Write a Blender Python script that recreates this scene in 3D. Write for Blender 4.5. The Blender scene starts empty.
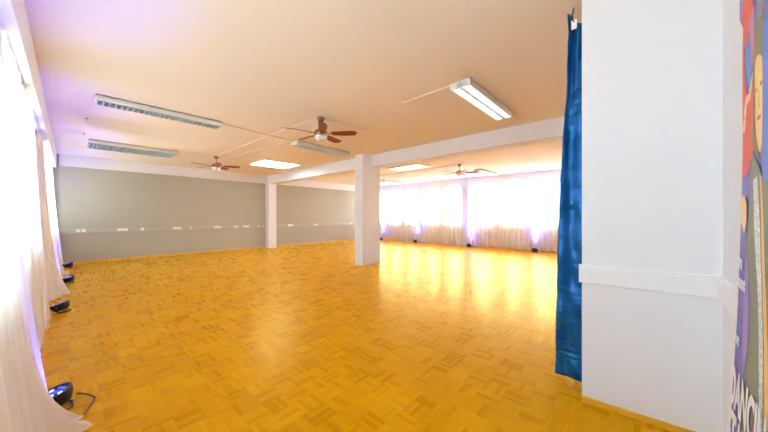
import bpy, bmesh, math, random
from mathutils import Vector, Matrix
random.seed(7)
SC = bpy.context.scene
COL = SC.collection
PI = math.pi

# ------------------------------------------------------------------ materials
def new_mat(name):
    m = bpy.data.materials.new(name); m.use_nodes = True
    nt = m.node_tree; nt.nodes.clear()
    out = nt.nodes.new('ShaderNodeOutputMaterial')
    return m, nt, out

def pbr(name, col, rough=0.5, metal=0.0, bump=0.0, bscale=60, var=0.0, spec=0.5, coat=0.0, emit=None, estr=0.0, vscale=3.0):
    m, nt, out = new_mat(name)
    b = nt.nodes.new('ShaderNodeBsdfPrincipled')
    b.inputs['Base Color'].default_value = (*col, 1)
    b.inputs['Roughness'].default_value = rough
    b.inputs['Metallic'].default_value = metal
    b.inputs['Specular IOR Level'].default_value = spec
    b.inputs['Coat Weight'].default_value = coat
    if emit:
        b.inputs['Emission Color'].default_value = (*emit, 1)
        b.inputs['Emission Strength'].default_value = estr
    tc = nt.nodes.new('ShaderNodeTexCoord')
    if var > 0:
        n = nt.nodes.new('ShaderNodeTexNoise'); n.inputs['Scale'].default_value = vscale
        n.inputs['Detail'].default_value = 4
        nt.links.new(tc.outputs['Object'], n.inputs['Vector'])
        r = nt.nodes.new('ShaderNodeMapRange')
        r.inputs['To Min'].default_value = 1 - var; r.inputs['To Max'].default_value = 1 + var
        nt.links.new(n.outputs['Fac'], r.inputs['Value'])
        mx = nt.nodes.new('ShaderNodeMix'); mx.data_type = 'RGBA'; mx.blend_type = 'MULTIPLY'
        mx.inputs['Factor'].default_value = 1
        mx.inputs['A'].default_value = (*col, 1)
        nt.links.new(r.outputs['Result'], mx.inputs['B'])
        nt.links.new(mx.outputs['Result'], b.inputs['Base Color'])
    if bump > 0:
        n2 = nt.nodes.new('ShaderNodeTexNoise'); n2.inputs['Scale'].default_value = bscale
        n2.inputs['Detail'].default_value = 3
        nt.links.new(tc.outputs['Object'], n2.inputs['Vector'])
        bp = nt.nodes.new('ShaderNodeBump'); bp.inputs['Strength'].default_value = bump
        bp.inputs['Distance'].default_value = 0.01
        nt.links.new(n2.outputs['Fac'], bp.inputs['Height'])
        nt.links.new(bp.outputs['Normal'], b.inputs['Normal'])
    nt.links.new(b.outputs['BSDF'], out.inputs['Surface'])
    return m

def parquet_mat():
    m, nt, out = new_mat('oak_mosaic_parquet')
    N = nt.nodes.new; L = nt.links.new
    def math_(op, a, b=None, c=None):
        n = N('ShaderNodeMath'); n.operation = op
        for i, v in enumerate((a, b, c)):
            if v is None: continue
            if isinstance(v, (int, float)): n.inputs[i].default_value = v
            else: L(v, n.inputs[i])
        return n.outputs[0]
    geo = N('ShaderNodeTexCoord')
    sep = N('ShaderNodeSeparateXYZ'); L(geo.outputs['Object'], sep.inputs[0])
    S = 1 / 0.16
    x = math_('MULTIPLY', sep.outputs[0], S); y = math_('MULTIPLY', sep.outputs[1], S)
    ix = math_('FLOOR', x); iy = math_('FLOOR', y)
    fx = math_('FRACT', x); fy = math_('FRACT', y)
    par = math_('FLOORED_MODULO', math_('ADD', ix, iy), 2.0)
    # across-grain coordinate and along-grain coordinate
    mixf = lambda a, b: math_('ADD', math_('MULTIPLY', a, math_('SUBTRACT', 1.0, par)), math_('MULTIPLY', b, par))
    u = mixf(fx, fy); v = mixf(fy, fx)
    s5 = math_('MULTIPLY', u, 5.0)
    si = math_('FLOOR', s5); sf = math_('FRACT', s5)
    cv = N('ShaderNodeCombineXYZ'); L(ix, cv.inputs[0]); L(iy, cv.inputs[1]); L(si, cv.inputs[2])
    wn = N('ShaderNodeTexWhiteNoise'); wn.noise_dimensions = '3D'; L(cv.outputs[0], wn.inputs['Vector'])
    cv2 = N('ShaderNodeCombineXYZ'); L(ix, cv2.inputs[0]); L(iy, cv2.inputs[1])
    wn2 = N('ShaderNodeTexWhiteNoise'); wn2.noise_dimensions = '3D'; L(cv2.outputs[0], wn2.inputs['Vector'])
    # grain streaks
    gv = N('ShaderNodeCombineXYZ')
    L(math_('MULTIPLY', s5, 2.5), gv.inputs[0]); L(math_('MULTIPLY', v, 0.7), gv.inputs[1])
    L(math_('MULTIPLY', wn.outputs['Value'], 50.0), gv.inputs[2])
    gn = N('ShaderNodeTexNoise'); gn.inputs['Scale'].default_value = 2.0; gn.inputs['Detail'].default_value = 4
    L(gv.outputs[0], gn.inputs['Vector'])
    t = math_('ADD', math_('MULTIPLY', wn.outputs['Value'], 0.36), math_('MULTIPLY', wn2.outputs['Value'], 0.32))
    t = math_('ADD', t, math_('MULTIPLY', gn.outputs['Fac'], 0.26))
    ramp = N('ShaderNodeValToRGB')
    e = ramp.color_ramp.elements
    e[0].position = 0.05; e[0].color = (0.54, 0.235, 0.001, 1)
    e[1].position = 1.0; e[1].color = (0.90, 0.48, 0.002, 1)
    k = ramp.color_ramp.elements.new(0.35); k.color = (0.66, 0.300, 0.001, 1)
    k = ramp.color_ramp.elements.new(0.75); k.color = (0.74, 0.365, 0.001, 1)
    L(t, ramp.inputs['Fac'])
    # joints
    def edge(f, w):
        d = math_('MINIMUM', f, math_('SUBTRACT', 1.0, f))
        return math_('LESS_THAN', d, w)
    j = math_('MAXIMUM', edge(sf, 0.025), edge(v, 0.006))
    mx = N('ShaderNodeMix'); mx.data_type = 'RGBA'
    L(math_('MULTIPLY', j, 0.32), mx.inputs['Factor']); L(ramp.outputs['Color'], mx.inputs['A'])
    mx.inputs['B'].default_value = (0.16, 0.06, 0.008, 1)
    df = N('ShaderNodeBsdfDiffuse'); L(mx.outputs['Result'], df.inputs['Color'])
    gl = N('ShaderNodeBsdfGlossy'); gl.inputs['Color'].default_value = (1.0, 0.80, 0.32, 1)   # amber lacquer
    rg = N('ShaderNodeMapRange'); L(wn.outputs['Value'], rg.inputs['Value'])
    rg.inputs['To Min'].default_value = 0.26; rg.inputs['To Max'].default_value = 0.34
    L(rg.outputs['Result'], gl.inputs['Roughness'])
    fr = N('ShaderNodeFresnel'); fr.inputs['IOR'].default_value = 1.36
    ms = N('ShaderNodeMixShader'); L(fr.outputs[0], ms.inputs[0]); L(df.outputs[0], ms.inputs[1]); L(gl.outputs[0], ms.inputs[2])
    bp = N('ShaderNodeBump'); bp.inputs['Strength'].default_value = 0.15; bp.inputs['Distance'].default_value = 0.002
    L(math_('SUBTRACT', math_('MULTIPLY', wn.outputs['Value'], 0.4), j), bp.inputs['Height'])
    L(bp.outputs['Normal'], df.inputs['Normal']); L(bp.outputs['Normal'], gl.inputs['Normal'])
    L(ms.outputs[0], out.inputs['Surface'])
    return m

def sheer_mat():
    m, nt, out = new_mat('white_voile')
    N = nt.nodes.new; L = nt.links.new
    tr = N('ShaderNodeBsdfTransparent'); tr.inputs[0].default_value = (1, 1, 1, 1)
    tl = N('ShaderNodeBsdfTranslucent'); tl.inputs[0].default_value = (0.93, 0.91, 0.88, 1)
    df = N('ShaderNodeBsdfDiffuse'); df.inputs[0].default_value = (0.94, 0.86, 0.77, 1)
    tc = N('ShaderNodeTexCoord')
    wv = N('ShaderNodeTexNoise'); wv.inputs['Scale'].default_value = 9; L(tc.outputs['Object'], wv.inputs['Vector'])
    r = N('ShaderNodeMapRange'); L(wv.outputs['Fac'], r.inputs['Value'])
    r.inputs['To Min'].default_value = 0.12; r.inputs['To Max'].default_value = 0.20
    a = N('ShaderNodeMixShader'); a.inputs[0].default_value = 0.5
    L(df.outputs[0], a.inputs[1]); L(tl.outputs[0], a.inputs[2])
    b = N('ShaderNodeMixShader'); L(r.outputs['Result'], b.inputs[0])
    L(a.outputs[0], b.inputs[1]); L(tr.outputs[0], b.inputs[2])
    L(b.outputs[0], out.inputs['Surface'])
    return m

def glass_mat():
    m, nt, out = new_mat('window_glass')
    N = nt.nodes.new; L = nt.links.new
    tr = N('ShaderNodeBsdfTransparent'); tr.inputs[0].default_value = (0.97, 0.99, 0.98, 1)
    gl = N('ShaderNodeBsdfGlossy'); gl.inputs['Roughness'].default_value = 0.02
    fr = N('ShaderNodeFresnel'); fr.inputs[0].default_value = 1.4
    a = N('ShaderNodeMixShader'); L(fr.outputs[0], a.inputs[0])
    L(tr.outputs[0], a.inputs[1]); L(gl.outputs[0], a.inputs[2]); L(a.outputs[0], out.inputs['Surface'])
    return m

M = dict(
    floor=parquet_mat(),
    ceiling=pbr('ceiling_plaster', (0.87, 0.80, 0.69), 0.9, bump=0.25, bscale=120, spec=0.2),
    white=pbr('white_wall_paint', (0.80, 0.80, 0.84), 0.85, bump=0.2, bscale=150, spec=0.25),
    grey=pbr('grey_wall_paint', (0.44, 0.42, 0.34), 0.8, bump=0.15, bscale=140, var=0.04, spec=0.25),
    wood=pbr('oak_baseboard', (0.80, 0.42, 0.03), 0.4, var=0.15, vscale=12),
    plastic=pbr('white_plastic', (0.84, 0.84, 0.86), 0.4),
    duct=pbr('grey_duct', (0.47, 0.46, 0.40), 0.45),
    socket=pbr('socket_white', (0.9, 0.9, 0.9), 0.35),
    socketdark=pbr('socket_hole', (0.05, 0.05, 0.05), 0.5),
    cream=pbr('cream_socket', (0.75, 0.66, 0.42), 0.4),
    enamel=pbr('white_enamel', (0.78, 0.78, 0.76), 0.45),
    darkline=pbr('fixture_shadow_gap', (0.16, 0.14, 0.12), 0.6),
    louver=pbr('pale_aluminium', (0.62, 0.80, 0.86), 0.35, metal=0.4),
    inner=pbr('shaded_reflector', (0.05, 0.065, 0.07), 0.4, metal=0.2),  # near-black colour paints in the shade inside the louvre gaps
    tube=pbr('fluorescent_tube_off', (0.35, 0.4, 0.4), 0.3),
    tubeglow=pbr('fluorescent_tube_glow', (0.9, 0.95, 0.95), 0.3, emit=(0.9, 1.0, 1.0), estr=5),  # glow added in place of window light reflected off the fitting
    panel=pbr('lit_panel', (0.9, 0.9, 0.9), 0.4, emit=(1, 1, 0.97), estr=4),
    dimpanel=pbr('dim_panel', (0.9, 0.9, 0.88), 0.4, emit=(1, 1, 0.97), estr=.3),
    bronze=pbr('dark_bronze', (0.22, 0.13, 0.07), 0.3, metal=0.8),
    brass=pbr('brass_housing', (0.62, 0.36, 0.14), 0.3, metal=0.8),
    blade=pbr('mahogany_blade', (0.20, 0.025, 0.012), 0.35, var=0.2, vscale=10),
    opal=pbr('opal_glass', (0.75, 0.82, 0.85), 0.2),
    chrome=pbr('satin_steel', (0.75, 0.76, 0.78), 0.25, metal=0.9),
    black=pbr('black_plastic', (0.012, 0.012, 0.014), 0.4),
    led=pbr('blue_led', (0.1, 0.1, 0.8), 0.3, emit=(0.03, 0.06, 1.0), estr=.55),
    lens=pbr('pale_led', (0.6, 0.65, 0.9), 0.3, emit=(0.25, 0.35, 1.0), estr=1.0),
    cable=pbr('white_cable_cover', (0.74, 0.68, 0.58), 0.5),
    alu=pbr('window_frame_white', (0.8, 0.82, 0.84), 0.4),
    sheer=sheer_mat(), glass=glass_mat(),
    bark=pbr('tree_bark', (0.13, 0.11, 0.10), 0.9, var=0.3, vscale=8),
    ground=pbr('pale_yard', (0.5, 0.5, 0.48), 0.9, var=0.15, vscale=0.3),
)

def satin_mat():
    m, nt, out = new_mat('blue_satin')
    N = nt.nodes.new; L = nt.links.new
    b = N('ShaderNodeBsdfPrincipled')
    b.inputs['Base Color'].default_value = (0.002, 0.11, 0.37, 1)
    b.inputs['Roughness'].default_value = 0.36
    b.inputs['Metallic'].default_value = 0.5
    b.inputs['Sheen Weight'].default_value = 0.2
    b.inputs['Sheen Tint'].default_value = (0.1, 0.5, 1, 1)
    tc = N('ShaderNodeTexCoord'); mp = N('ShaderNodeMapping')
    mp.inputs['Scale'].default_value = (3, 3, 22)
    L(tc.outputs['Object'], mp.inputs[0])
    n = N('ShaderNodeTexNoise'); n.inputs['Scale'].default_value = 1.0; n.inputs['Detail'].default_value = 2
    L(mp.outputs[0], n.inputs['Vector'])
    bp = N('ShaderNodeBump'); bp.inputs['Strength'].default_value = 0.5; bp.inputs['Distance'].default_value = 0.02
    L(n.outputs['Fac'], bp.inputs['Height']); L(bp.outputs['Normal'], b.inputs['Normal'])
    L(b.outputs[0], out.inputs[0])
    return m
M['satin'] = satin_mat()

# ------------------------------------------------------------------ geometry helpers
def box(bm, x0, x1, y0, y1, z0, z1, bev=0.0):
    t = bmesh.new()
    bmesh.ops.create_cube(t, size=1)
    for v in t.verts:
        v.co = Vector((x0 + (v.co.x + .5) * (x1 - x0), y0 + (v.co.y + .5) * (y1 - y0), z0 + (v.co.z + .5) * (z1 - z0)))
    if bev:
        bmesh.ops.bevel(t, geom=t.edges[:], offset=bev, segments=2, affect='EDGES', profile=0.6)
    merge(bm, t)

def merge(bm, t, mat=None):
    if mat is not None: bmesh.ops.transform(t, matrix=mat, verts=t.verts)
    me = bpy.data.meshes.new('tmp'); t.to_mesh(me); bm.from_mesh(me); bpy.data.meshes.remove(me); t.free()

def tube(bm, pts, r, seg=8, r2=None, cap=True):
    pts = [Vector(p) for p in pts]; rings = []
    n = len(pts); up = Vector((0, 0, 1))
    for i, p in enumerate(pts):
        d = (pts[min(i + 1, n - 1)] - pts[max(i - 1, 0)]).normalized()
        a = d.cross(up)
        if a.length < 1e-3: a = d.cross(Vector((1, 0, 0)))
        a.normalize(); b = d.cross(a)
        rr = r if r2 is None else r + (r2 - r) * i / (n - 1)
        rings.append([bm.verts.new(p + a * rr * math.cos(2 * PI * k / seg) + b * rr * math.sin(2 * PI * k / seg)) for k in range(seg)])
    for i in range(n - 1):
        for k in range(seg):
            bm.faces.new((rings[i][k], rings[i][(k + 1) % seg], rings[i + 1][(k + 1) % seg], rings[i + 1][k]))
    if cap: bm.faces.new(rings[0]); bm.faces.new(rings[-1][::-1])

def lathe(bm, prof, seg=32, c=(0, 0)):
    rings = []
    for r, z in prof:
        if r < 1e-5: rings.append([bm.verts.new((c[0], c[1], z))])
        else: rings.append([bm.verts.new((c[0] + r * math.cos(2 * PI * k / seg), c[1] + r * math.sin(2 * PI * k / seg), z)) for k in range(seg)])
    for a, b in zip(rings, rings[1:]):
        for k in range(seg):
            k2 = (k + 1) % seg
            if len(a) == 1 and len(b) == 1: continue
            if len(a) == 1: bm.faces.new((a[0], b[k], b[k2]))
            elif len(b) == 1: bm.faces.new((a[k], a[k2], b[0]))
            else: bm.faces.new((a[k], a[k2], b[k2], b[k]))

def obj(name, bm, mat, parent=None, smooth=False, mats=None):
    bmesh.ops.recalc_face_normals(bm, faces=bm.faces)
    me = bpy.data.meshes.new(name); bm.to_mesh(me); bm.free()
    if smooth:
        for p in me.polygons: p.use_smooth = True
        try: me.set_sharp_from_angle(angle=math.radians(40))
        except Exception: pass
    if mat is not None: me.materials.append(mat)
    o = bpy.data.objects.new(name, me); COL.objects.link(o)
    if parent is not None: o.parent = parent
    return o

def tag(o, label, cat, group=None):
    o['label'] = label; o['category'] = cat
    if group: o['group'] = group
    return o

def thing(name, label, cat, loc=(0, 0, 0), rz=0, group=None):
    o = bpy.data.objects.new(name, None); COL.objects.link(o)
    o.empty_display_size = 0.1
    o.location = loc; o.rotation_euler = (0, 0, rz)
    return tag(o, label, cat, group)

def struct(name, bm, mat, parent=None, smooth=False):
    o = obj(name, bm, mat, parent, smooth)
    if parent is None: o['kind'] = 'structure'
    return o

def B(): return bmesh.new()

# ------------------------------------------------------------------ room shell (camera stands at 0,0,1.4)
HC = 3.16
XL, XR, YN, YF = -0.50, 12.40, -0.37, 12.25
bm = B(); box(bm, XL - .25, XR + .25, YN - .15, YF + .15, -0.2, 0.0)
struct('floor', bm, M['floor'])
bm = B(); box(bm, XL - .25, XR + .25, YN - .15, YF + .15, HC, HC + 0.2)
struct('ceiling', bm, M['ceiling'])
# far wall, grey paint
bm = B(); box(bm, XL - .25, XR + .25, YF, YF + .15, 0.0, HC)
struct('wall_back', bm, M['grey'])
bm = B(); box(bm, XL + .3, XR, YF - .05, YF, 2.83, HC); struct('trim_1', bm, M['white'])
bm = B(); box(bm, XL - .25, XR + .25, YN - .15, YN, 0.0, HC)
struct('wall_front', bm, M['white'])

SILL, HEAD = 1.05, 2.80
right_open = [(11.05, 11.95), (9.85, 10.65), (8.68, 9.48), (7.45, 8.30), (6.30, 7.05), (4.72, 5.72), (3.54, 4.36), (2.24, 3.18), (0.95, 1.88)]
left_open = [(0.1, 1.5), (1.75, 3.0), (3.4, 4.6), (4.85, 6.05), (6.45, 6.95), (8.0, 9.0), (9.25, 10.5), (10.75, 12.0)]

def window_wall(name, x_in, x_out, opens):
    bm = B(); x0, x1 = min(x_in, x_out), max(x_in, x_out)
    box(bm, x0, x1, YN - .15, YF + .15, 0, SILL)
    box(bm, x0, x1, YN - .15, YF + .15, HEAD, HC)
    ys = sorted(opens); prev = YN - .15
    for a, b in ys:
        box(bm, x0, x1, prev, a, SILL, HEAD); prev = b
    box(bm, x0, x1, prev, YF + .15, SILL, HEAD)
    return struct(name, bm, M['white'])
window_wall('wall_right', XR, XR + .25, right_open)
window_wall('wall_left', XL, XL - .25, left_open)
n = 0
for opens, xc in ((right_open, XR + .16), (left_open, XL - .16)):
    for a, b in opens:
        n += 1
        bm = B(); w = .05; d = .03
        box(bm, xc - d, xc + d, a, a + w, SILL, HEAD); box(bm, xc - d, xc + d, b - w, b, SILL, HEAD)
        box(bm, xc - d, xc + d, a + w, b - w, SILL, SILL + w); box(bm, xc - d, xc + d, a + w, b - w, HEAD - w, HEAD)
        wnd = struct('window_%d' % n, bm, M['alu'])
        bm = B(); box(bm, xc - .004, xc + .004, a + w, b - w, SILL + w, HEAD - w)
        obj('pane', bm, M['glass'], wnd)

# downstand running above the left curtains
bm = B(); box(bm, XL, -0.25, YN, YF, 2.765, HC); struct('trim_2', bm, M['white'])
# pier between the two curtain banks of the right wall
bm = B(); box(bm, XR - .16, XR, 5.88, 6.14, 0, HC); struct('trim_3', bm, M['white'])
# baseboards
def bb(name, x0, x1, y0, y1, h=.06):
    bm = B(); box(bm, x0, x1, y0, y1, 0, h, .003); struct(name, bm, M['wood'])
bb('baseboard_back', XL + .02, 5.78, YF - .02, YF)
bb('baseboard_back_right', 6.14, XR - .02, YF - .02, YF)
bb('baseboard_right', XR - .02, XR, 0, 5.87)
bb('baseboard_left', XL, XL + .02, 0, YF - .03)

# beam and columns
bm = B(); box(bm, 5.85, 6.17, YN, YF - .05, 2.83, HC); struct('beam', bm, M['white'])
bm = B(); box(bm, 5.53, 6.23, 5.79, 6.13, 0, HC, .004)
tag(obj('column', bm, M['white']), 'thick white square column standing free in the middle of the floor', 'column')
bm = B(); box(bm, 5.78, 6.13, 11.95, YF, 0, 2.83, .004)
tag(obj('column', bm, M['white']), 'narrow white column against the grey back wall under the beam end', 'column')

# right partition wall close to the camera
PA = Vector((2.60, 0.33, 0)); PB = Vector((2.65, YN, 0))
bm = B()
vs = [PA, PB, PB + Vector((.13, 0, 0)), PA + Vector((.13, 0, 0))]
lo = [bm.verts.new((v.x, v.y, 0)) for v in vs]; hi = [bm.verts.new((v.x, v.y, HC)) for v in vs]
bm.faces.new(lo); bm.faces.new(hi)
for i in range(4): bm.faces.new((lo[i], lo[(i + 1) % 4], hi[(i + 1) % 4], hi[i]))
struct('wall_partition', bm, M['white'])
ang = math.atan2((PB - PA).y, (PB - PA).x)
wl = (PB - PA).length
def along(o):  # local x runs along partition face from its free end, local -y points into the alcove
    o.location = PA; o.rotation_euler = (0, 0, ang); return o
bm = B(); box(bm, -.0, wl, -.014, -.0005, 0, .045, .003); along(struct('baseboard_partition', bm, M['wood']))
bm = B(); box(bm, .3, 2.6, YN, YN + .014, 0, .045, .003); struct('baseboard_front', bm, M['wood'])

# ------------------------------------------------------------------ cable trunking
def tplate(bm, x0, x1, y0, y1, z0, z1): box(bm, x0, x1, y0, y1, z0, z1, .002)
def trunk_run(x0, x1, label, socks):
    t = thing('cable_trunking', label, 'cable trunking', (x0, YF, 0.90))
    L_ = x1 - x0
    bm = B(); box(bm, 0, L_, -.045, 0, 0, .11, .004); obj('duct', bm, M['duct'], t)
    bm = B(); box(bm, 0, L_, -.052, -.0, .11, .135, .003); obj('lid', bm, M['duct'], t)
    for xa, k, m in socks:
        for q in range(k):
            bm = B(); xs = xa + q * .085 - x0
            box(bm, xs, xs + .08, -.060, -.046, .025, .105, .004)
            s = obj('socket', bm, M[m], t)
            bm = B(); t2 = bmesh.new()
            bmesh.ops.create_circle(t2, cap_ends=True, segments=16, radius=.02)
            merge(bm, t2, Matrix.Translation((xs + .04, -.0605, .065)) @ Matrix.Rotation(PI / 2, 4, 'X'))
            obj('socket_recess', bm, M['plastic'], s)
trunk_run(XL + .02, 5.77, 'long grey cable trunking with white sockets on the back wall left of the column',
          [(.13, 1, 'socket'), (.24, 1, 'socket'), (1.0, 3, 'socket'), (1.57, 1, 'socket'), (2.43, 3, 'socket'), (2.93, 1, 'cream'),
           (3.72, 3, 'socket'), (4.45, 2, 'socket'), (4.8, 3, 'socket'), (5.42, 1, 'cream'), (5.60, 1, 'cream')])
trunk_run(6.14, XR - .05, 'grey cable trunking with a few sockets on the back wall right of the column',
          [(6.82, 3, 'socket'), (8.22, 3, 'socket'), (10.6, 3, 'socket')])

t = thing('cable_trunking', 'white cable trunking at waist height around the corner of the partition wall', 'cable trunking', (PA.x, PA.y, 0.903), ang)
bm = B(); box(bm, -.012, wl - .03, -.030, -.0005, 0, .115, .003); obj('duct', bm, M['plastic'], t)
bm = B(); box(bm, -.012, wl - .03, -.026, -.0005, .115, .132, .002); obj('lid', bm, M['plastic'], t)
bm = B(); box(bm, -.017, -.012, -.032, -.0005, -.002, .134, .001); obj('end_cap', bm, M['socket'], t)
bm = B(); box(bm, wl - .03, wl - .001, -.034, -.0005, -.002, .134, .001); obj('corner_piece', bm, M['socket'], t)
# return along the front wall
inv = (Matrix.Translation(Vector((PA.x, PA.y, 0.903))) @ Matrix.Rotation(ang, 4, 'Z')).inverted()
bm = B(); box(bm, 1.9, PB.x - .04, YN + .0005, YN + .03, .903, 1.018, .003); box(bm, 1.9, PB.x - .04, YN + .0005, YN + .026, 1.018, 1.035, .002)
bmesh.ops.transform(bm, matrix=inv, verts=bm.verts)
obj('return_duct', bm, M['plastic'], t)

# ------------------------------------------------------------------ curtains
def voile(label, y0, y1, xtop, xbot, zt, zb, side, flares=(), amp=.035, wl_=.17, seed=0, group=None, pool=0.0):
    """side=+1: bulges towards +x (left wall) ; -1 towards -x (right wall)"""
    rnd = random.Random(seed)
    ph = [rnd.uniform(0, 6.28) for _ in range(6)]
    ny = max(12, int((y1 - y0) / .018)); nz = 34
    bm = B(); grid = []
    for j in range(nz + 1):
        v = j / nz; z = zt + (zb - zt) * v; row = []
        for i in range(ny + 1):
            y = y0 + (y1 - y0) * i / ny
            s = y / wl_ * 2 * PI
            w = math.sin(s + 1.3 * math.sin(y * 2.3 + ph[0]) + v * .8 * math.sin(y * 3 + ph[1])) + .35 * math.sin(2.3 * s + ph[2])
            x = (xtop + (xbot - xtop) * v ** 1.5) + side * amp * (.55 + .6 * v) * w
            x += side * .03 * v * math.sin(y * 2.1 + ph[3])
            yy = y + .02 * v * math.sin(5 * z + ph[4] + y * 3)
            zz = z
            for fy, fw, fa, fp in flares:
                g = math.exp(-((y - fy) / fw) ** 2) * v ** fp
                x += side * fa * g
            if j == 0: zz += .008 * math.sin(s * 3)
            if v > .9: zz += .012 * (math.sin(y * 6 + ph[5]) + 1) * (v - .9) * 10 * .6
            row.append(bm.verts.new((x, yy, zz)))
        grid.append(row)
    if pool:
        for q in range(1, 7):
            row = []
            for i in range(ny + 1):
                a = grid[-1][i].co
                y = y0 + (y1 - y0) * i / ny
                k = pool * (.35 + .65 * max(0, math.sin(y * 3.3 + seed)) ** 2) / 6
                row.append(bm.verts.new((a.x + side * k, a.y + .01 * math.sin(y * 20 + q), .012 + .014 * (1 + math.sin(y * 23 + q)) * (q / 6))))
            grid.append(row)
    for a, b in zip(grid, grid[1:]):
        for i in range(ny): bm.faces.new((a[i], a[i + 1], b[i + 1], b[i]))
    o = obj('sheer_curtain', bm, M['sheer'], smooth=True)
    return tag(o, label, 'curtain', group)
GL, GR = 'sheer curtains along the left wall', 'sheer curtains along the right wall'
voile('nearest white sheer curtain on the left, its hem spread out on the floor', .35, 3.1, -.335, -.17, 2.735, .02, 1,
      [(2.76, .20, .20, 16), (1.6, .5, .05, 3)], seed=1, group=GL, pool=.05)
voile('white sheer curtain on the left between the nearest and second floor uplights', 3.14, 6.05, -.335, -.24, 2.735, .02, 1,
      [(4.9, .5, .03, 3)], seed=2, group=GL, pool=.04)
voile('white sheer curtain on the left beyond the second uplight, hem corner swung out', 7.1, 8.55, -.335, -.22, 2.735, .02, 1,
      [(7.6, .25, .17, 7)], seed=3, group=GL, pool=.05)
voile('farthest white sheer curtain on the left, ending at the grey back wall', 8.75, 12.12, -.335, -.18, 2.735, .02, 1,
      [(10.25, .22, .10, 10)], seed=4, group=GL, pool=.16)
voile('white sheer curtain on the right beside the blue satin drape', .5, 2.98, XR - .14, XR - .17, 2.785, .03, -1, seed=5, group=GR)
voile('white sheer curtain on the right window wall, just right of the bare pier', 3.02, 5.84, XR - .14, XR - .17, 2.785, .03, -1, seed=6, group=GR)
voile('white sheer curtain on the right window wall, just left of the bare pier', 6.17, 8.68, XR - .14, XR - .17, 2.785, .03, -1, seed=7, group=GR)
voile('white sheer curtain on the right window wall beside the free column', 8.72, 11.9, XR - .14, XR - .17, 2.785, .03, -1, seed=8, group=GR)

# gathered heading rail of the left curtains and bracket
t = thing('curtain_rail', 'cream curtain rail under the ledge along the left wall', 'curtain rail', (-.335, 0, 2.752))
bm = B(); box(bm, -.012, .012, .3, 12.15, .003, .0125); obj('track', bm, M['cable'], t)
t = thing('curtain_rail', 'white curtain rail above the windows of the right wall', 'curtain rail', (XR - .14, 0, 2.815))
bm = B(); box(bm, -.012, .012, .4, 5.86, -.008, .012); box(bm, -.012, .012, 6.15, 12.0, -.008, .012)
box(bm, .0, .139, 3.0, 3.02, -.004, .008); box(bm, .0, .139, 9.0, 9.02, -.004, .008)
obj('track', bm, M['cable'], t)

# blue satin drape gathered behind the partition
t = thing('blue_curtain', 'dark blue satin drape hanging beside the white partition wall', 'curtain', (2.85, 0.3, 0))
bm = B(); grid = []
nz = 90
def edge_y(z):
    tb = [(0.03, .555), (1.37, .528), (2.05, .497), (2.45, .470), (2.75, .462), (2.95, .455), (3.08, .46)]
    for (a, ya), (b, yb) in zip(tb, tb[1:]):
        if z <= b: return ya + (yb - ya) * (z - a) / (b - a)
    return tb[-1][1]
for j in range(nz + 1):
    z = .03 + (3.11 - .03) * j / nz
    ye = edge_y(z); row = []
    nn = 44
    for i in range(nn + 1):
        u = i / nn
        y = .12 + (ye - .12) * u
        zz = z
        if z > 2.8:                      # the heading sags between its two hung corners
            sag = .11 * math.sin(PI * min(1, max(0, (u - .52) / .42))) * ((z - 2.8) / .31)
            zz = z - sag
        a = .016 * math.sin(u * 17 + 1.2 * math.sin(z * 1.7)) * (.5 + .5 * min(1, z / 2)) \
            + .006 * math.sin(z * 27 + 5 * math.sin(u * 4 + z)) + .008 * math.sin(z * 11 + u * 6) \
            + .02 * max(0, z - 2.1) * math.sin(u * 30 + z * 2)
        row.append(bm.verts.new((a, y - .3, zz)))
    grid.append(row)
for a, b in zip(grid, grid[1:]):
    for i in range(nn): bm.faces.new((a[i], a[i + 1], b[i + 1], b[i]))
o = obj('drape', bm, M['satin'], t, smooth=True)
md = o.modifiers.new('Solidify', 'SOLIDIFY'); md.thickness = .004
bm = B(); tube(bm, [(0, .12, 3.16), (.0, .122, 3.12), (-.006, .130, 3.09), (-.010, .122, 3.04), (-.008, .11, 3.03)], .006); obj('hook', bm, M['black'], t)
bm = B(); box(bm, -.012, -.006, .095, .135, 2.97, 3.05, .002); obj('loop', bm, M['socket'], t)

# ------------------------------------------------------------------ luminaires
def luminaire(label, x0, y0, L_, W, rows, on=False, Hh=.09):
    t = thing('ceiling_luminaire', label, 'ceiling light', (x0, y0, HC), 0)
    bm = B()
    w = .012
    box(bm, 0, L_, 0, w, -Hh, -.008); box(bm, 0, L_, W - w, W, -Hh, -.008)
    box(bm, 0, L_, 0, W, -.02, -.006)
    for r in range(1, rows):
        yc = W * r / rows; box(bm, 0, L_, yc - .012, yc + .012, -Hh, -.02)
    obj('housing', bm, M['enamel'], t)
    bm = B(); box(bm, .004, L_ - .004, .004, W - .004, -.006, 0); obj('shade_strip', bm, M['darkline'], t)  # dark sheet paints the shade between housing and ceiling
    for s in (0, 1):
        bm = B(); xa = 0 if s == 0 else L_ - .014
        box(bm, xa, xa + .014, w, W - w, -Hh, -.02, .002); obj('end_cap', bm, M['enamel'], t)
    for r in range(rows):
        ya = W * r / rows + .014; yb = W * (r + 1) / rows - .014
        bm = B(); nb = 24
        for k in range(nb + 1):
            xx = .02 + (L_ - .04) * k / nb
            box(bm, xx - .008, xx + .008, ya, yb, -Hh - .001, -Hh + .018)
        box(bm, .014, L_ - .014, ya, ya + .006, -Hh - .001, -Hh + .042); box(bm, .014, L_ - .014, yb - .006, yb, -Hh - .001, -Hh + .042)
        obj('louvre', bm, M['louver'], t)
        bm = B(); box(bm, .016, L_ - .016, ya, yb, -.024, -.021); obj('shaded_reflector', bm, M['inner'], t)
        bm = B(); tube(bm, [(.03, (ya + yb) / 2, -.036), (L_ - .03, (ya + yb) / 2, -.036)], .009, 10)
        obj('tube', bm, M['tubeglow' if on else 'tube'], t)
    return t
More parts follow.
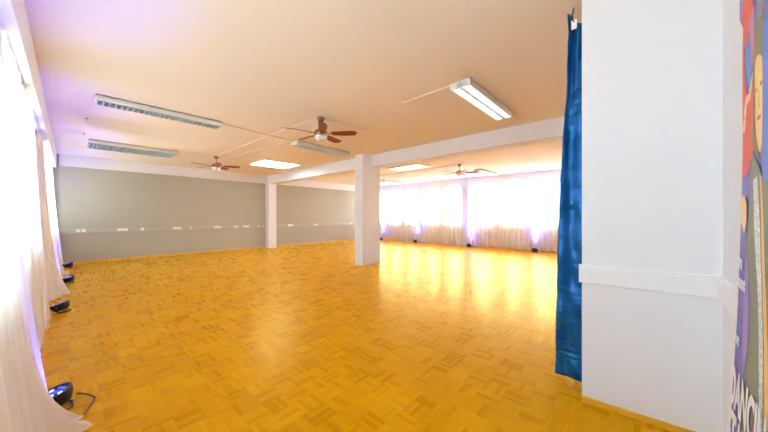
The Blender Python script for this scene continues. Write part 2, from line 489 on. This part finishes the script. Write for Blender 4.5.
G = 'louvred lights on the ceiling'
luminaire('louvred ceiling light with one dark grid row, nearest the left curtains', .25, 5.79, 1.66, .26, 1)
luminaire('louvred ceiling light with two grid rows, closest to the grey back wall', .29, 9.33, 1.68, .76, 2)
luminaire('slim louvred ceiling light just behind the nearest ceiling fan', 3.54, 5.92, 1.62, .26, 1)
luminaire('bright double-row ceiling light nearest the blue drape', 3.39, 1.60, 1.62, .28, 2, True)
luminaire('bright ceiling light beside the far fan, near the right windows', 10.2, 4.36, 1.62, .28, 2, True)
luminaire('ceiling light half hidden by the column, near the right windows', 10.2, 9.15, 1.62, .28, 2, True)

def lit_panel(label, x0, x1, y0, y1, m='panel'):
    t = thing('light_panel', label, 'ceiling light', (x0, y0, HC))
    a, b = x1 - x0, y1 - y0
    bm = B(); f = .03
    box(bm, 0, a, 0, f, -.03, 0); box(bm, 0, a, b - f, b, -.03, 0); box(bm, 0, f, f, b - f, -.03, 0); box(bm, a - f, a, f, b - f, -.03, 0)
    obj('frame', bm, M['enamel'], t)
    bm = B(); box(bm, f, a - f, f, b - f, -.024, -.004); obj('diffuser', bm, M[m], t)
lit_panel('glowing white rectangular ceiling panel in front of the back wall', 4.02, 5.3, 8.6, 9.75)
lit_panel('faint white ceiling panel just right of the column beyond the beam', 7.8, 8.6, 5.5, 6.9, 'dimpanel')

# ------------------------------------------------------------------ fans
def fan(label, x, y, a0, housing, first=[None]):
    t = thing('ceiling_fan', label, 'ceiling fan', (x, y, HC), a0, 'five-bladed ceiling fans')
    if housing is M['brass'] or first[0] is None: pass
    bm = B(); lathe(bm, [(0, 0), (.065, 0), (.068, -.02), (.05, -.055), (.022, -.075), (0, -.078)]); obj('canopy', bm, M['bronze'], t, True)
    bm = B(); tube(bm, [(0, 0, -.07), (0, 0, -.2)], .012, 12); obj('downrod', bm, M['bronze'], t, True)
    bm = B(); lathe(bm, [(0, -.19), (.03, -.19), (.05, -.205), (.06, -.225), (.105, -.235), (.118, -.26), (.118, -.31), (.10, -.335), (0, -.34)]); obj('motor_housing', bm, housing, t, True)
    bm = B(); lathe(bm, [(.104, -.332), (.108, -.345), (.09, -.385), (.05, -.41), (0, -.418)]); g = obj('lamp_shade', bm, M['opal'], t, True)
    bm = B(); lathe(bm, [(.113, -.325), (.116, -.335), (.113, -.346), (.10, -.346), (.10, -.325)]); obj('lamp_ring', bm, M['chrome'], t, True)
    for k in range(5):
        rot = Matrix.Rotation(2 * PI * k / 5, 4, 'Z')
        bm = B(); t2 = bmesh.new()
        top, botv = [], []
        N_ = 14
        pitch = -.24
        for i in range(N_ + 1):
            u = i / N_; xx = .19 + .46 * u
            hw = .05 + .022 * math.sin(u * PI * .75)
            if u > .85: hw *= math.sqrt(max(.02, 1 - ((u - .85) / .15) ** 2))
            off = .018 * math.sin(u * PI)
            for lst, dz in ((top, .004), (botv, -.004)):
                lst.append((t2.verts.new((xx, off - hw, -.285 + dz - hw * pitch)), t2.verts.new((xx, off + hw, -.285 + dz + hw * pitch))))
        for i in range(N_):
            t2.faces.new((top[i][0], top[i + 1][0], top[i + 1][1], top[i][1]))
            t2.faces.new((botv[i][1], botv[i + 1][1], botv[i + 1][0], botv[i][0]))
            t2.faces.new((top[i][0], botv[i][0], botv[i + 1][0], top[i + 1][0]))
            t2.faces.new((top[i][1], top[i + 1][1], botv[i + 1][1], botv[i][1]))
        t2.faces.new((top[0][0], top[0][1], botv[0][1], botv[0][0])); t2.faces.new((top[-1][1], top[-1][0], botv[-1][0], botv[-1][1]))
        merge(bm, t2, rot); bl = obj('blade', bm, M['blade'], t)
        bm = B(); t2 = bmesh.new(); box(t2, .10, .225, -.018, .018, -.296, -.288, .002); merge(bm, t2, rot)
        obj('blade_bracket', bm, M['bronze'], bl)
    return t
fan('dark ceiling fan with red-brown blades nearest the camera, right of centre', 3.02, 4.25, math.radians(-52), M['bronze'])
fan('dark ceiling fan in front of the grey back wall, farthest left', 2.9, 9.3, math.radians(-30), M['bronze'])
fan('brass-coloured ceiling fan beyond the beam, before the right windows', 8.9, 4.58, math.radians(-60), M['brass'])

# surface cables on the ceiling
def ceil_cable(label, pts, r=.009, end=None):
    bm = B()
    tube(bm, [(x, y, HC - r) for x, y in pts], r, 6)
    if end: lathe(bm, [(0, HC), (.03, HC), (.03, HC - .02), (0, HC - .022)], 12, end)
    tag(obj('ceiling_cable', bm, M['cable']), label, 'cable')
ceil_cable('thin surface cable joining the two fans of the left half of the room', [(2.94, 4.35), (2.86, 9.2)])
ceil_cable('short cable on the ceiling right of the nearest fan, ending in a round cap', [(3.1, 4.25), (3.98, 4.11)], end=(3.98, 4.11))
ceil_cable('thin cable from the leftmost light to the slim light behind the fan', [(1.96, 5.9), (3.53, 6.02)])
ceil_cable('thin ceiling cable from the slim light towards the back wall', [(3.45, 6.1), (3.2, 9.9)])
ceil_cable('short cable leading left from the bright light nearest the blue drape', [(3.44, 1.9), (3.46, 2.7)], end=(3.46, 2.7))
ceil_cable('cable on the ceiling leading to the brass-coloured fan', [(8.98, 8.6), (8.88, 4.7)])
ceil_cable('short ceiling cable beyond the beam beside the blue drape', [(7.4, 1.66), (8.3, 1.62)], end=(8.3, 1.62))
ceil_cable('cable from the half hidden light towards the column', [(9.95, 9.3), (10.18, 9.3)], end=(9.95, 9.3))
for x, y, l in ((.2, 7.39, 'tiny ceiling hook between the two leftmost lights, nearer the camera'), (.2, 8.76, 'tiny ceiling hook just before the light closest to the back wall')):
    bm = B(); lathe(bm, [(0, HC), (.018, HC), (.016, HC - .008), (0, HC - .01)], 12, (x, y)); tube(bm, [(x, y, HC - .005), (x, y, HC - .03), (x + .012, y, HC - .04), (x + .02, y, HC - .03)], .003, 6)
    tag(obj('ceiling_hook', bm, M['bronze']), l, 'hook')

# ------------------------------------------------------------------ LED floor uplights
def uplight(label, x, y, rz, group, tilt=.35, power=25, col=(.07, .09, 1.0)):
    t = thing('floor_uplight', label, 'floor light', (x, y, 0), rz, group)
    # local +x is the direction the light leans towards
    R_ = Matrix.Translation((0, 0, .085)) @ Matrix.Rotation(tilt, 4, 'Y')
    bm = B(); t2 = bmesh.new(); lathe(t2, [(0, -.06), (.06, -.06), (.08, -.045), (.10, 0), (.105, .03), (.105, .045), (.092, .045), (.09, .036), (0, .036)], 28); merge(bm, t2, R_)
    obj('lamp_body', bm, M['black'], t, True)
    for k in range(12):
        r, a = (.062, 2 * PI * k / 8) if k < 8 else (.026, 2 * PI * (k - 8) / 4)
        bm = B(); t2 = bmesh.new(); lathe(t2, [(.013, .036), (.012, .042), (0, .045)], 12, (r * math.cos(a), r * math.sin(a))); merge(bm, t2, R_)
        obj('led', bm, M['lens' if k % 3 == 0 else 'led'], t)
    bm = B()
    for s in (-1, 1):
        tube(bm, [(0, s * .108, .1), (-.01, s * .112, .05), (-.03, s * .11, .008)], .007, 6)
    tube(bm, [(-.03, -.11, .008), (-.03, .11, .008)], .007, 6); tube(bm, [(-.03, -.11, .008), (-.09, -.05, .008), (-.09, .05, .008), (-.03, .11, .008)], .007, 6)
    obj('bracket', bm, M['black'], t)
    ld = bpy.data.lights.new('uplight_beam', 'SPOT'); ld.energy = power; ld.color = col; ld.spot_size = 1.0; ld.spot_blend = .8; ld.shadow_soft_size = .05
    lo = bpy.data.objects.new('uplight_beam', ld); COL.objects.link(lo); lo.parent = t
    lo.matrix_local = Matrix.Translation((0, 0, .085)) @ Matrix.Rotation(tilt * .35, 4, 'Y') @ Matrix.Translation((0, 0, .06)) @ Matrix.Rotation(PI, 4, 'X')
    return t
GU = 'blue floor uplights'
uplight('black uplight with blue lamps on the floor by the nearest left curtain, cable trailing', -.075, 3.13, PI, GU, .35, 75)
uplight('black uplight with blue lamps, second along the left curtains', -.09, 6.28, PI - .4, GU, .35, 75)
uplight('small black uplight, third along the left curtains', -.03, 8.85, PI, GU, .3, 75)
uplight('small black uplight at the end of the left curtains near the back wall', -.03, 11.5, PI, GU, .3, 75)
uplight('small black uplight at the right curtains, half hidden beside the free column', 12.02, 11.1, 0, GU, .45, 150)
uplight('small black uplight against the right curtains, first right of the free column', 12.02, 8.68, 0, GU, .45, 150)
uplight('small black uplight at the foot of the bare pier on the right wall', 12.02, 5.72, 0, GU, .45, 150)
uplight('small black uplight against the right curtains, nearest the blue drape', 12.02, 3.03, 0, GU, .45, 150)
bm = B(); P = [(.06, 3.29), (.09, 3.25), (.12, 3.2), (.15, 3.12), (.14, 3.05), (.12, 3.0), (.09, 2.9), (.03, 2.86)]
tube(bm, [(x - .02, y, .006) for x, y in P], .005, 6)
tag(obj('power_cable', bm, M['black']), 'thin black power cable curling on the floor beside the nearest uplight', 'cable')

# ------------------------------------------------------------------ roll-up banner (faces +y)
ban = thing('rollup_banner', 'tall printed roll-up banner with purple, red and olive artwork at the right edge', 'banner', (1.83, -.30, 0))
def by(z):   # how far the cloth stands forward at height z
    tb = [(0, .045), (.4, .030), (.7, .018), (1.0, .006), (1.4, -.004), (1.75, -.009), (2.16, -.009), (2.2, 0), (2.5, 0)]
    for (a, ya), (b, yb) in zip(tb, tb[1:]):
        if z <= b: return ya + (yb - ya) * (z - a) / (b - a)
    return tb[-1][1]
BW, BT = .85, 2.42
def bcloth(poly, mat, name, lift, parent):
    """poly in banner coordinates: u metres from the far edge, z height"""
    bm = B(); f = bm.faces.new([bm.verts.new((-u, lift, z)) for u, z in poly])
    for z in sorted([BT * k / 24 for k in range(1, 24)] + [.4, .7, 1.0, 1.4, 1.75, 2.16, 2.2]):
        g = bm.verts[:] + bm.edges[:] + bm.faces[:]
        bmesh.ops.bisect_plane(bm, geom=g, plane_co=(0, 0, z), plane_no=(0, 0, 1))
    for v in bm.verts: v.co.y += by(v.co.z)
    return obj(name, bm, mat, parent)
inks = {}
def ink(name, c, var=0.0, vs=60):
    if name not in inks: inks[name] = pbr('ink_' + name, c, .45, var=var, vscale=vs)
    return inks[name]
cl = bcloth([(0, .07), (BW, .07), (BW, BT), (0, BT)], ink('violet', (.20, .16, .50)), 'cloth', 0, ban)
md = cl.modifiers.new('Solidify', 'SOLIDIFY'); md.thickness = .001; md.offset = 0
ART = [
    ('red_stripe', 'red', (0.8, 0.1, 0.05), [(0.076, 2.268), (0.182, 2.206), (0.094, 2.116), (0.052, 2.062), (0.001, 2.092), (0.002, 2.161)]),
    ('grey_haze', 'haze', (0.3, 0.3, 0.36), [(0.193, 2.199), (0.269, 2.15), (0.238, 2.072), (0.181, 2.094)]),
    ('pink_stripe', 'pink', (0.62, 0.22, 0.42), [(0.094, 2.139), (0.156, 2.17), (0.157, 1.968), (0.12, 1.946)]),
    ('blue_patch', 'blue', (0.08, 0.28, 0.72), [(0.052, 2.081), (0.107, 2.019), (0.12, 1.901), (0.08, 1.907), (0.038, 2.016)]),
    ('red_column', 'red2', (0.78, 0.09, 0.04), [(0.001, 2.094), (0.024, 2.078), (0.052, 1.893), (0.094, 1.849), (0.157, 1.932), (0.181, 1.851), (0.166, 1.639), (0.095, 1.568), (0.016, 1.545), (0.001, 1.87)]),
    ('flame', 'flame', (0.95, 0.55, 0.25), [(0.024, 1.815), (0.052, 1.866), (0.094, 1.868), (0.12, 1.908), (0.151, 1.934), (0.132, 1.874), (0.107, 1.838), (0.066, 1.834), (0.045, 1.758)]),
    ('flame', 'flame', (0.95, 0.55, 0.25), [(0.01, 1.738), (0.024, 1.791), (0.052, 1.768), (0.04, 1.728)]),
    ('hair', 'olive', (0.24, 0.22, 0.07), [(0.181, 2.101), (0.269, 2.076), (0.274, 1.914), (0.157, 1.961)]),
    ('face', 'skin', (0.95, 0.66, 0.22), [(0.173, 1.933), (0.185, 1.96), (0.204, 1.966), (0.232, 1.96), (0.255, 1.942), (0.269, 1.902), (0.269, 1.788), (0.268, 1.705), (0.262, 1.646), (0.248, 1.615), (0.225, 1.629), (0.193, 1.684), (0.172, 1.775), (0.169, 1.855)]),
    ('eye_line', 'brownink', (0.3, 0.14, 0.03), [(0.187, 1.849), (0.204, 1.854), (0.204, 1.843), (0.187, 1.838)]),
    ('eye_line', 'brownink', (0.3, 0.14, 0.03), [(0.238, 1.86), (0.259, 1.862), (0.259, 1.849), (0.238, 1.846)]),
    ('nose', 'noseink', (0.75, 0.42, 0.12), [(0.222, 1.844), (0.231, 1.841), (0.233, 1.786), (0.242, 1.776), (0.22, 1.777)]),
    ('mouth', 'lip', (0.55, 0.12, 0.05), [(0.21, 1.747), (0.248, 1.75), (0.249, 1.737), (0.211, 1.733)]),
    ('hair_lock', 'olive', (0.24, 0.22, 0.07), [(0.161, 1.959), (0.181, 1.951), (0.182, 1.708), (0.225, 1.622), (0.251, 1.574), (0.19, 1.635), (0.159, 1.676)]),
    ('blue_field', 'bluefield', (0.12, 0.2, 0.62), [(0.271, 2.055), (0.551, 1.964), (0.567, 1.48), (0.297, 1.502), (0.271, 1.588), (0.269, 1.788)]),
    ('jacket', 'jacket', (0.19, 0.2, 0.12), [(0.166, 1.639), (0.251, 1.563), (0.296, 1.518), (0.567, 1.467), (0.666, 0.677), (0.176, 0.125), (0.165, 0.827), (0.196, 0.92), (0.189, 1.099), (0.146, 1.23), (0.115, 1.31), (0.143, 1.459)]),
    ('hand', 'skin2', (0.9, 0.6, 0.32), [(0.039, 1.475), (0.075, 1.481), (0.104, 1.449), (0.112, 1.377), (0.084, 1.331), (0.035, 1.376), (0.017, 1.444)]),
    ('zip_strip', 'sequin', (0.62, 0.66, 0.64), [(0.186, 1.529), (0.231, 1.538), (0.28, 1.353), (0.329, 1.129), (0.407, 0.741), (0.372, 0.722), (0.289, 1.121), (0.214, 1.351)]),
    ('gold_stripe', 'gold', (0.9, 0.5, 0.12), [(0.264, 1.538), (0.28, 1.536), (0.342, 1.26), (0.455, 0.769), (0.423, 0.751), (0.313, 1.257)]),
    ('lilac_band', 'lilac', (0.36, 0.2, 0.62), [(0.123, 1.25), (0.152, 1.231), (0.187, 1.098), (0.196, 0.92), (0.177, 0.832), (0.135, 0.898), (0.12, 1.083)]),
]

for k, (nm, inkn, c, poly) in enumerate(ART):
    bcloth(poly, ink(inkn, c, .95 if inkn == 'sequin' else (.12 if inkn in ('jacket', 'flame') else 0), 75 if inkn == 'sequin' else 30), nm, .0012 + .0003 * k, ban)

def btext(txt, u, z, size, rot, c, bold=0.0, sx=1.0):
    cu = bpy.data.curves.new('lettering', 'FONT'); cu.body = txt; cu.size = size; cu.offset = bold; cu.align_x = 'LEFT'; cu.resolution_u = 6
    tmp = bpy.data.objects.new('tmp', cu); COL.objects.link(tmp)
    dg = bpy.context.evaluated_depsgraph_get(); dg.update()
    me = bpy.data.meshes.new_from_object(tmp.evaluated_get(dg))
    bpy.data.objects.remove(tmp)
    R_ = Matrix.Rotation(rot, 3, 'Z')
    bm = B(); bm.from_mesh(me)
    for v in bm.verts:
        p = R_ @ Vector((v.co.x * sx, v.co.y, 0))
        uu, zz = u + p.x, z + p.y
        v.co = Vector((-uu, .0085 + by(zz), zz))
    o = obj('lettering', bm, ink('white', (.85, .85, .88)), ban)
    o['label'] = 'white printed words ' + txt
    return o
for txt, u, z, size, rot, bold, sx in (
        ('DANCING', .002, .655, .205, -.02, .009, .55), ('STARS', .0, .485, .20, 0, .009, .60),
        ('am', .008, 1.20, .075, -.08, .004, .9), ('ement', .0, 1.125, .072, -.06, .004, .75),
        ('am', .0, .985, .06, -.08, .003, .6), ('ment', .0, .905, .06, -.1, .003, .75)):
    btext(txt, u, z, size, rot, None, bold, sx)
for z0, z1, nm in ((.0, .07, 'base_cassette'), (BT, BT + .03, 'top_rail')):
    bm = B(); y_ = by((z0 + z1) / 2)
    if nm == 'base_cassette': box(bm, -BW - .01, .01, y_ - .05, y_ + .05, z0, z1, .008)
    else: box(bm, -BW, 0, y_ - .012, y_ + .012, z0, z1, .003)
    obj(nm, bm, M['chrome'], ban)
bm = B(); tube(bm, [(-BW / 2, -.02, .06), (-BW / 2, -.035, BT + .01)], .009, 10); obj('support_pole', bm, M['chrome'], ban)

# ------------------------------------------------------------------ outside: bare trees beyond the right windows
bm = B(); box(bm, -30, 60, -30, 50, -4.2, -4.0); struct('ground_outside', bm, M['ground'])
def tree(label, x, y, seed, h=7.5):
    rnd = random.Random(seed); t = thing('bare_tree', label, 'tree', (x, y, -4.0), 0, 'bare trees outside')
    bt = B(); bb_ = B()
    def grow(p, d, r, L_, depth, target):
        pts = [p]; q = p.copy(); dd = d.copy()
        for k in range(4):
            dd = (dd + Vector((rnd.uniform(-.18, .18), rnd.uniform(-.18, .18), rnd.uniform(-.05, .15)))).normalized()
            q = q + dd * L_ / 4; pts.append(q.copy())
        tube(target, pts, r, 6, r * .6)
        if depth == 0: return
        for k in range(3 if depth > 1 else 3):
            a = rnd.choice(pts[2:]); ax = Vector((rnd.uniform(-1, 1), rnd.uniform(-1, 1), rnd.uniform(.1, .9))).normalized()
            grow(a, (dd * .6 + ax).normalized(), r * .55, L_ * rnd.uniform(.6, .8), depth - 1, bb_)
    grow(Vector((0, 0, 0)), Vector((0, 0, 1)), .16, h * .62, 4, bt)
    obj('trunk', bt, M['bark'], t); obj('branches', bb_, M['bark'], t)
tree('bare tree outside, seen faintly through the sheer curtains left of the bare pier', 17.5, 10.2, 3)
tree('bare tree outside, seen faintly through the sheer curtains right of the bare pier', 17.0, 4.6, 5)

# ------------------------------------------------------------------ daylight
w = bpy.data.worlds.new('sky'); SC.world = w; w.use_nodes = True
nt = w.node_tree; bg = nt.nodes['Background']
tc = nt.nodes.new('ShaderNodeTexCoord'); sp = nt.nodes.new('ShaderNodeSeparateXYZ'); nt.links.new(tc.outputs['Generated'], sp.inputs[0])
mr = nt.nodes.new('ShaderNodeMapRange'); mr.interpolation_type = 'SMOOTHSTEP'        # the sky is brighter on the sun's side (+x)
mr.inputs['From Min'].default_value = -.5; mr.inputs['From Max'].default_value = .5
mr.inputs['To Min'].default_value = 4.7; mr.inputs['To Max'].default_value = 19.0
cr = nt.nodes.new('ShaderNodeValToRGB'); cr.color_ramp.elements[0].color = (0.66, 0.86, 1.0, 1); cr.color_ramp.elements[1].color = (0.93, 0.96, 1.0, 1)
ad = nt.nodes.new('ShaderNodeMath'); ad.operation = 'ADD'; ad.inputs[1].default_value = .5; nt.links.new(sp.outputs[0], ad.inputs[0])
nt.links.new(ad.outputs[0], cr.inputs[0]); nt.links.new(cr.outputs[0], bg.inputs['Color'])
nt.links.new(sp.outputs[0], mr.inputs['Value']); nt.links.new(mr.outputs['Result'], bg.inputs['Strength'])
for nm, opens, xx, rz in (('right', right_open, XR + .24, PI / 2), ('left', left_open, XL - .24, -PI / 2)):
    for a, b in opens:
        ld = bpy.data.lights.new('window_portal', 'AREA'); ld.shape = 'RECTANGLE'
        ld.size = b - a; ld.size_y = HEAD - SILL; ld.cycles.is_portal = True
        lo = bpy.data.objects.new('window_portal', ld); COL.objects.link(lo)
        lo.location = (xx, (a + b) / 2, (SILL + HEAD) / 2); lo.rotation_euler = (PI / 2, 0, rz)

# ------------------------------------------------------------------ camera and colour
cd = bpy.data.cameras.new('camera'); cam = bpy.data.objects.new('camera', cd); COL.objects.link(cam)
cam.location = (0, 0, 1.4); cam.rotation_euler = (PI / 2, 0, -math.radians(47.9))
cd.sensor_width = 36; cd.lens = 284 / 768 * 36; cd.clip_start = .05; cd.clip_end = 200
SC.camera = cam
vs_ = SC.view_settings; vs_.view_transform = 'Standard'; vs_.look = 'None'; vs_.gamma = 1; vs_.use_curve_mapping = False
vs_.exposure = 1.76
SC.cycles.use_denoising = True
SC.cycles.max_bounces = 14; SC.cycles.diffuse_bounces = 8; SC.cycles.transparent_max_bounces = 16
SC.cycles.sample_clamp_indirect = 10
SC.cycles.caustics_reflective = False
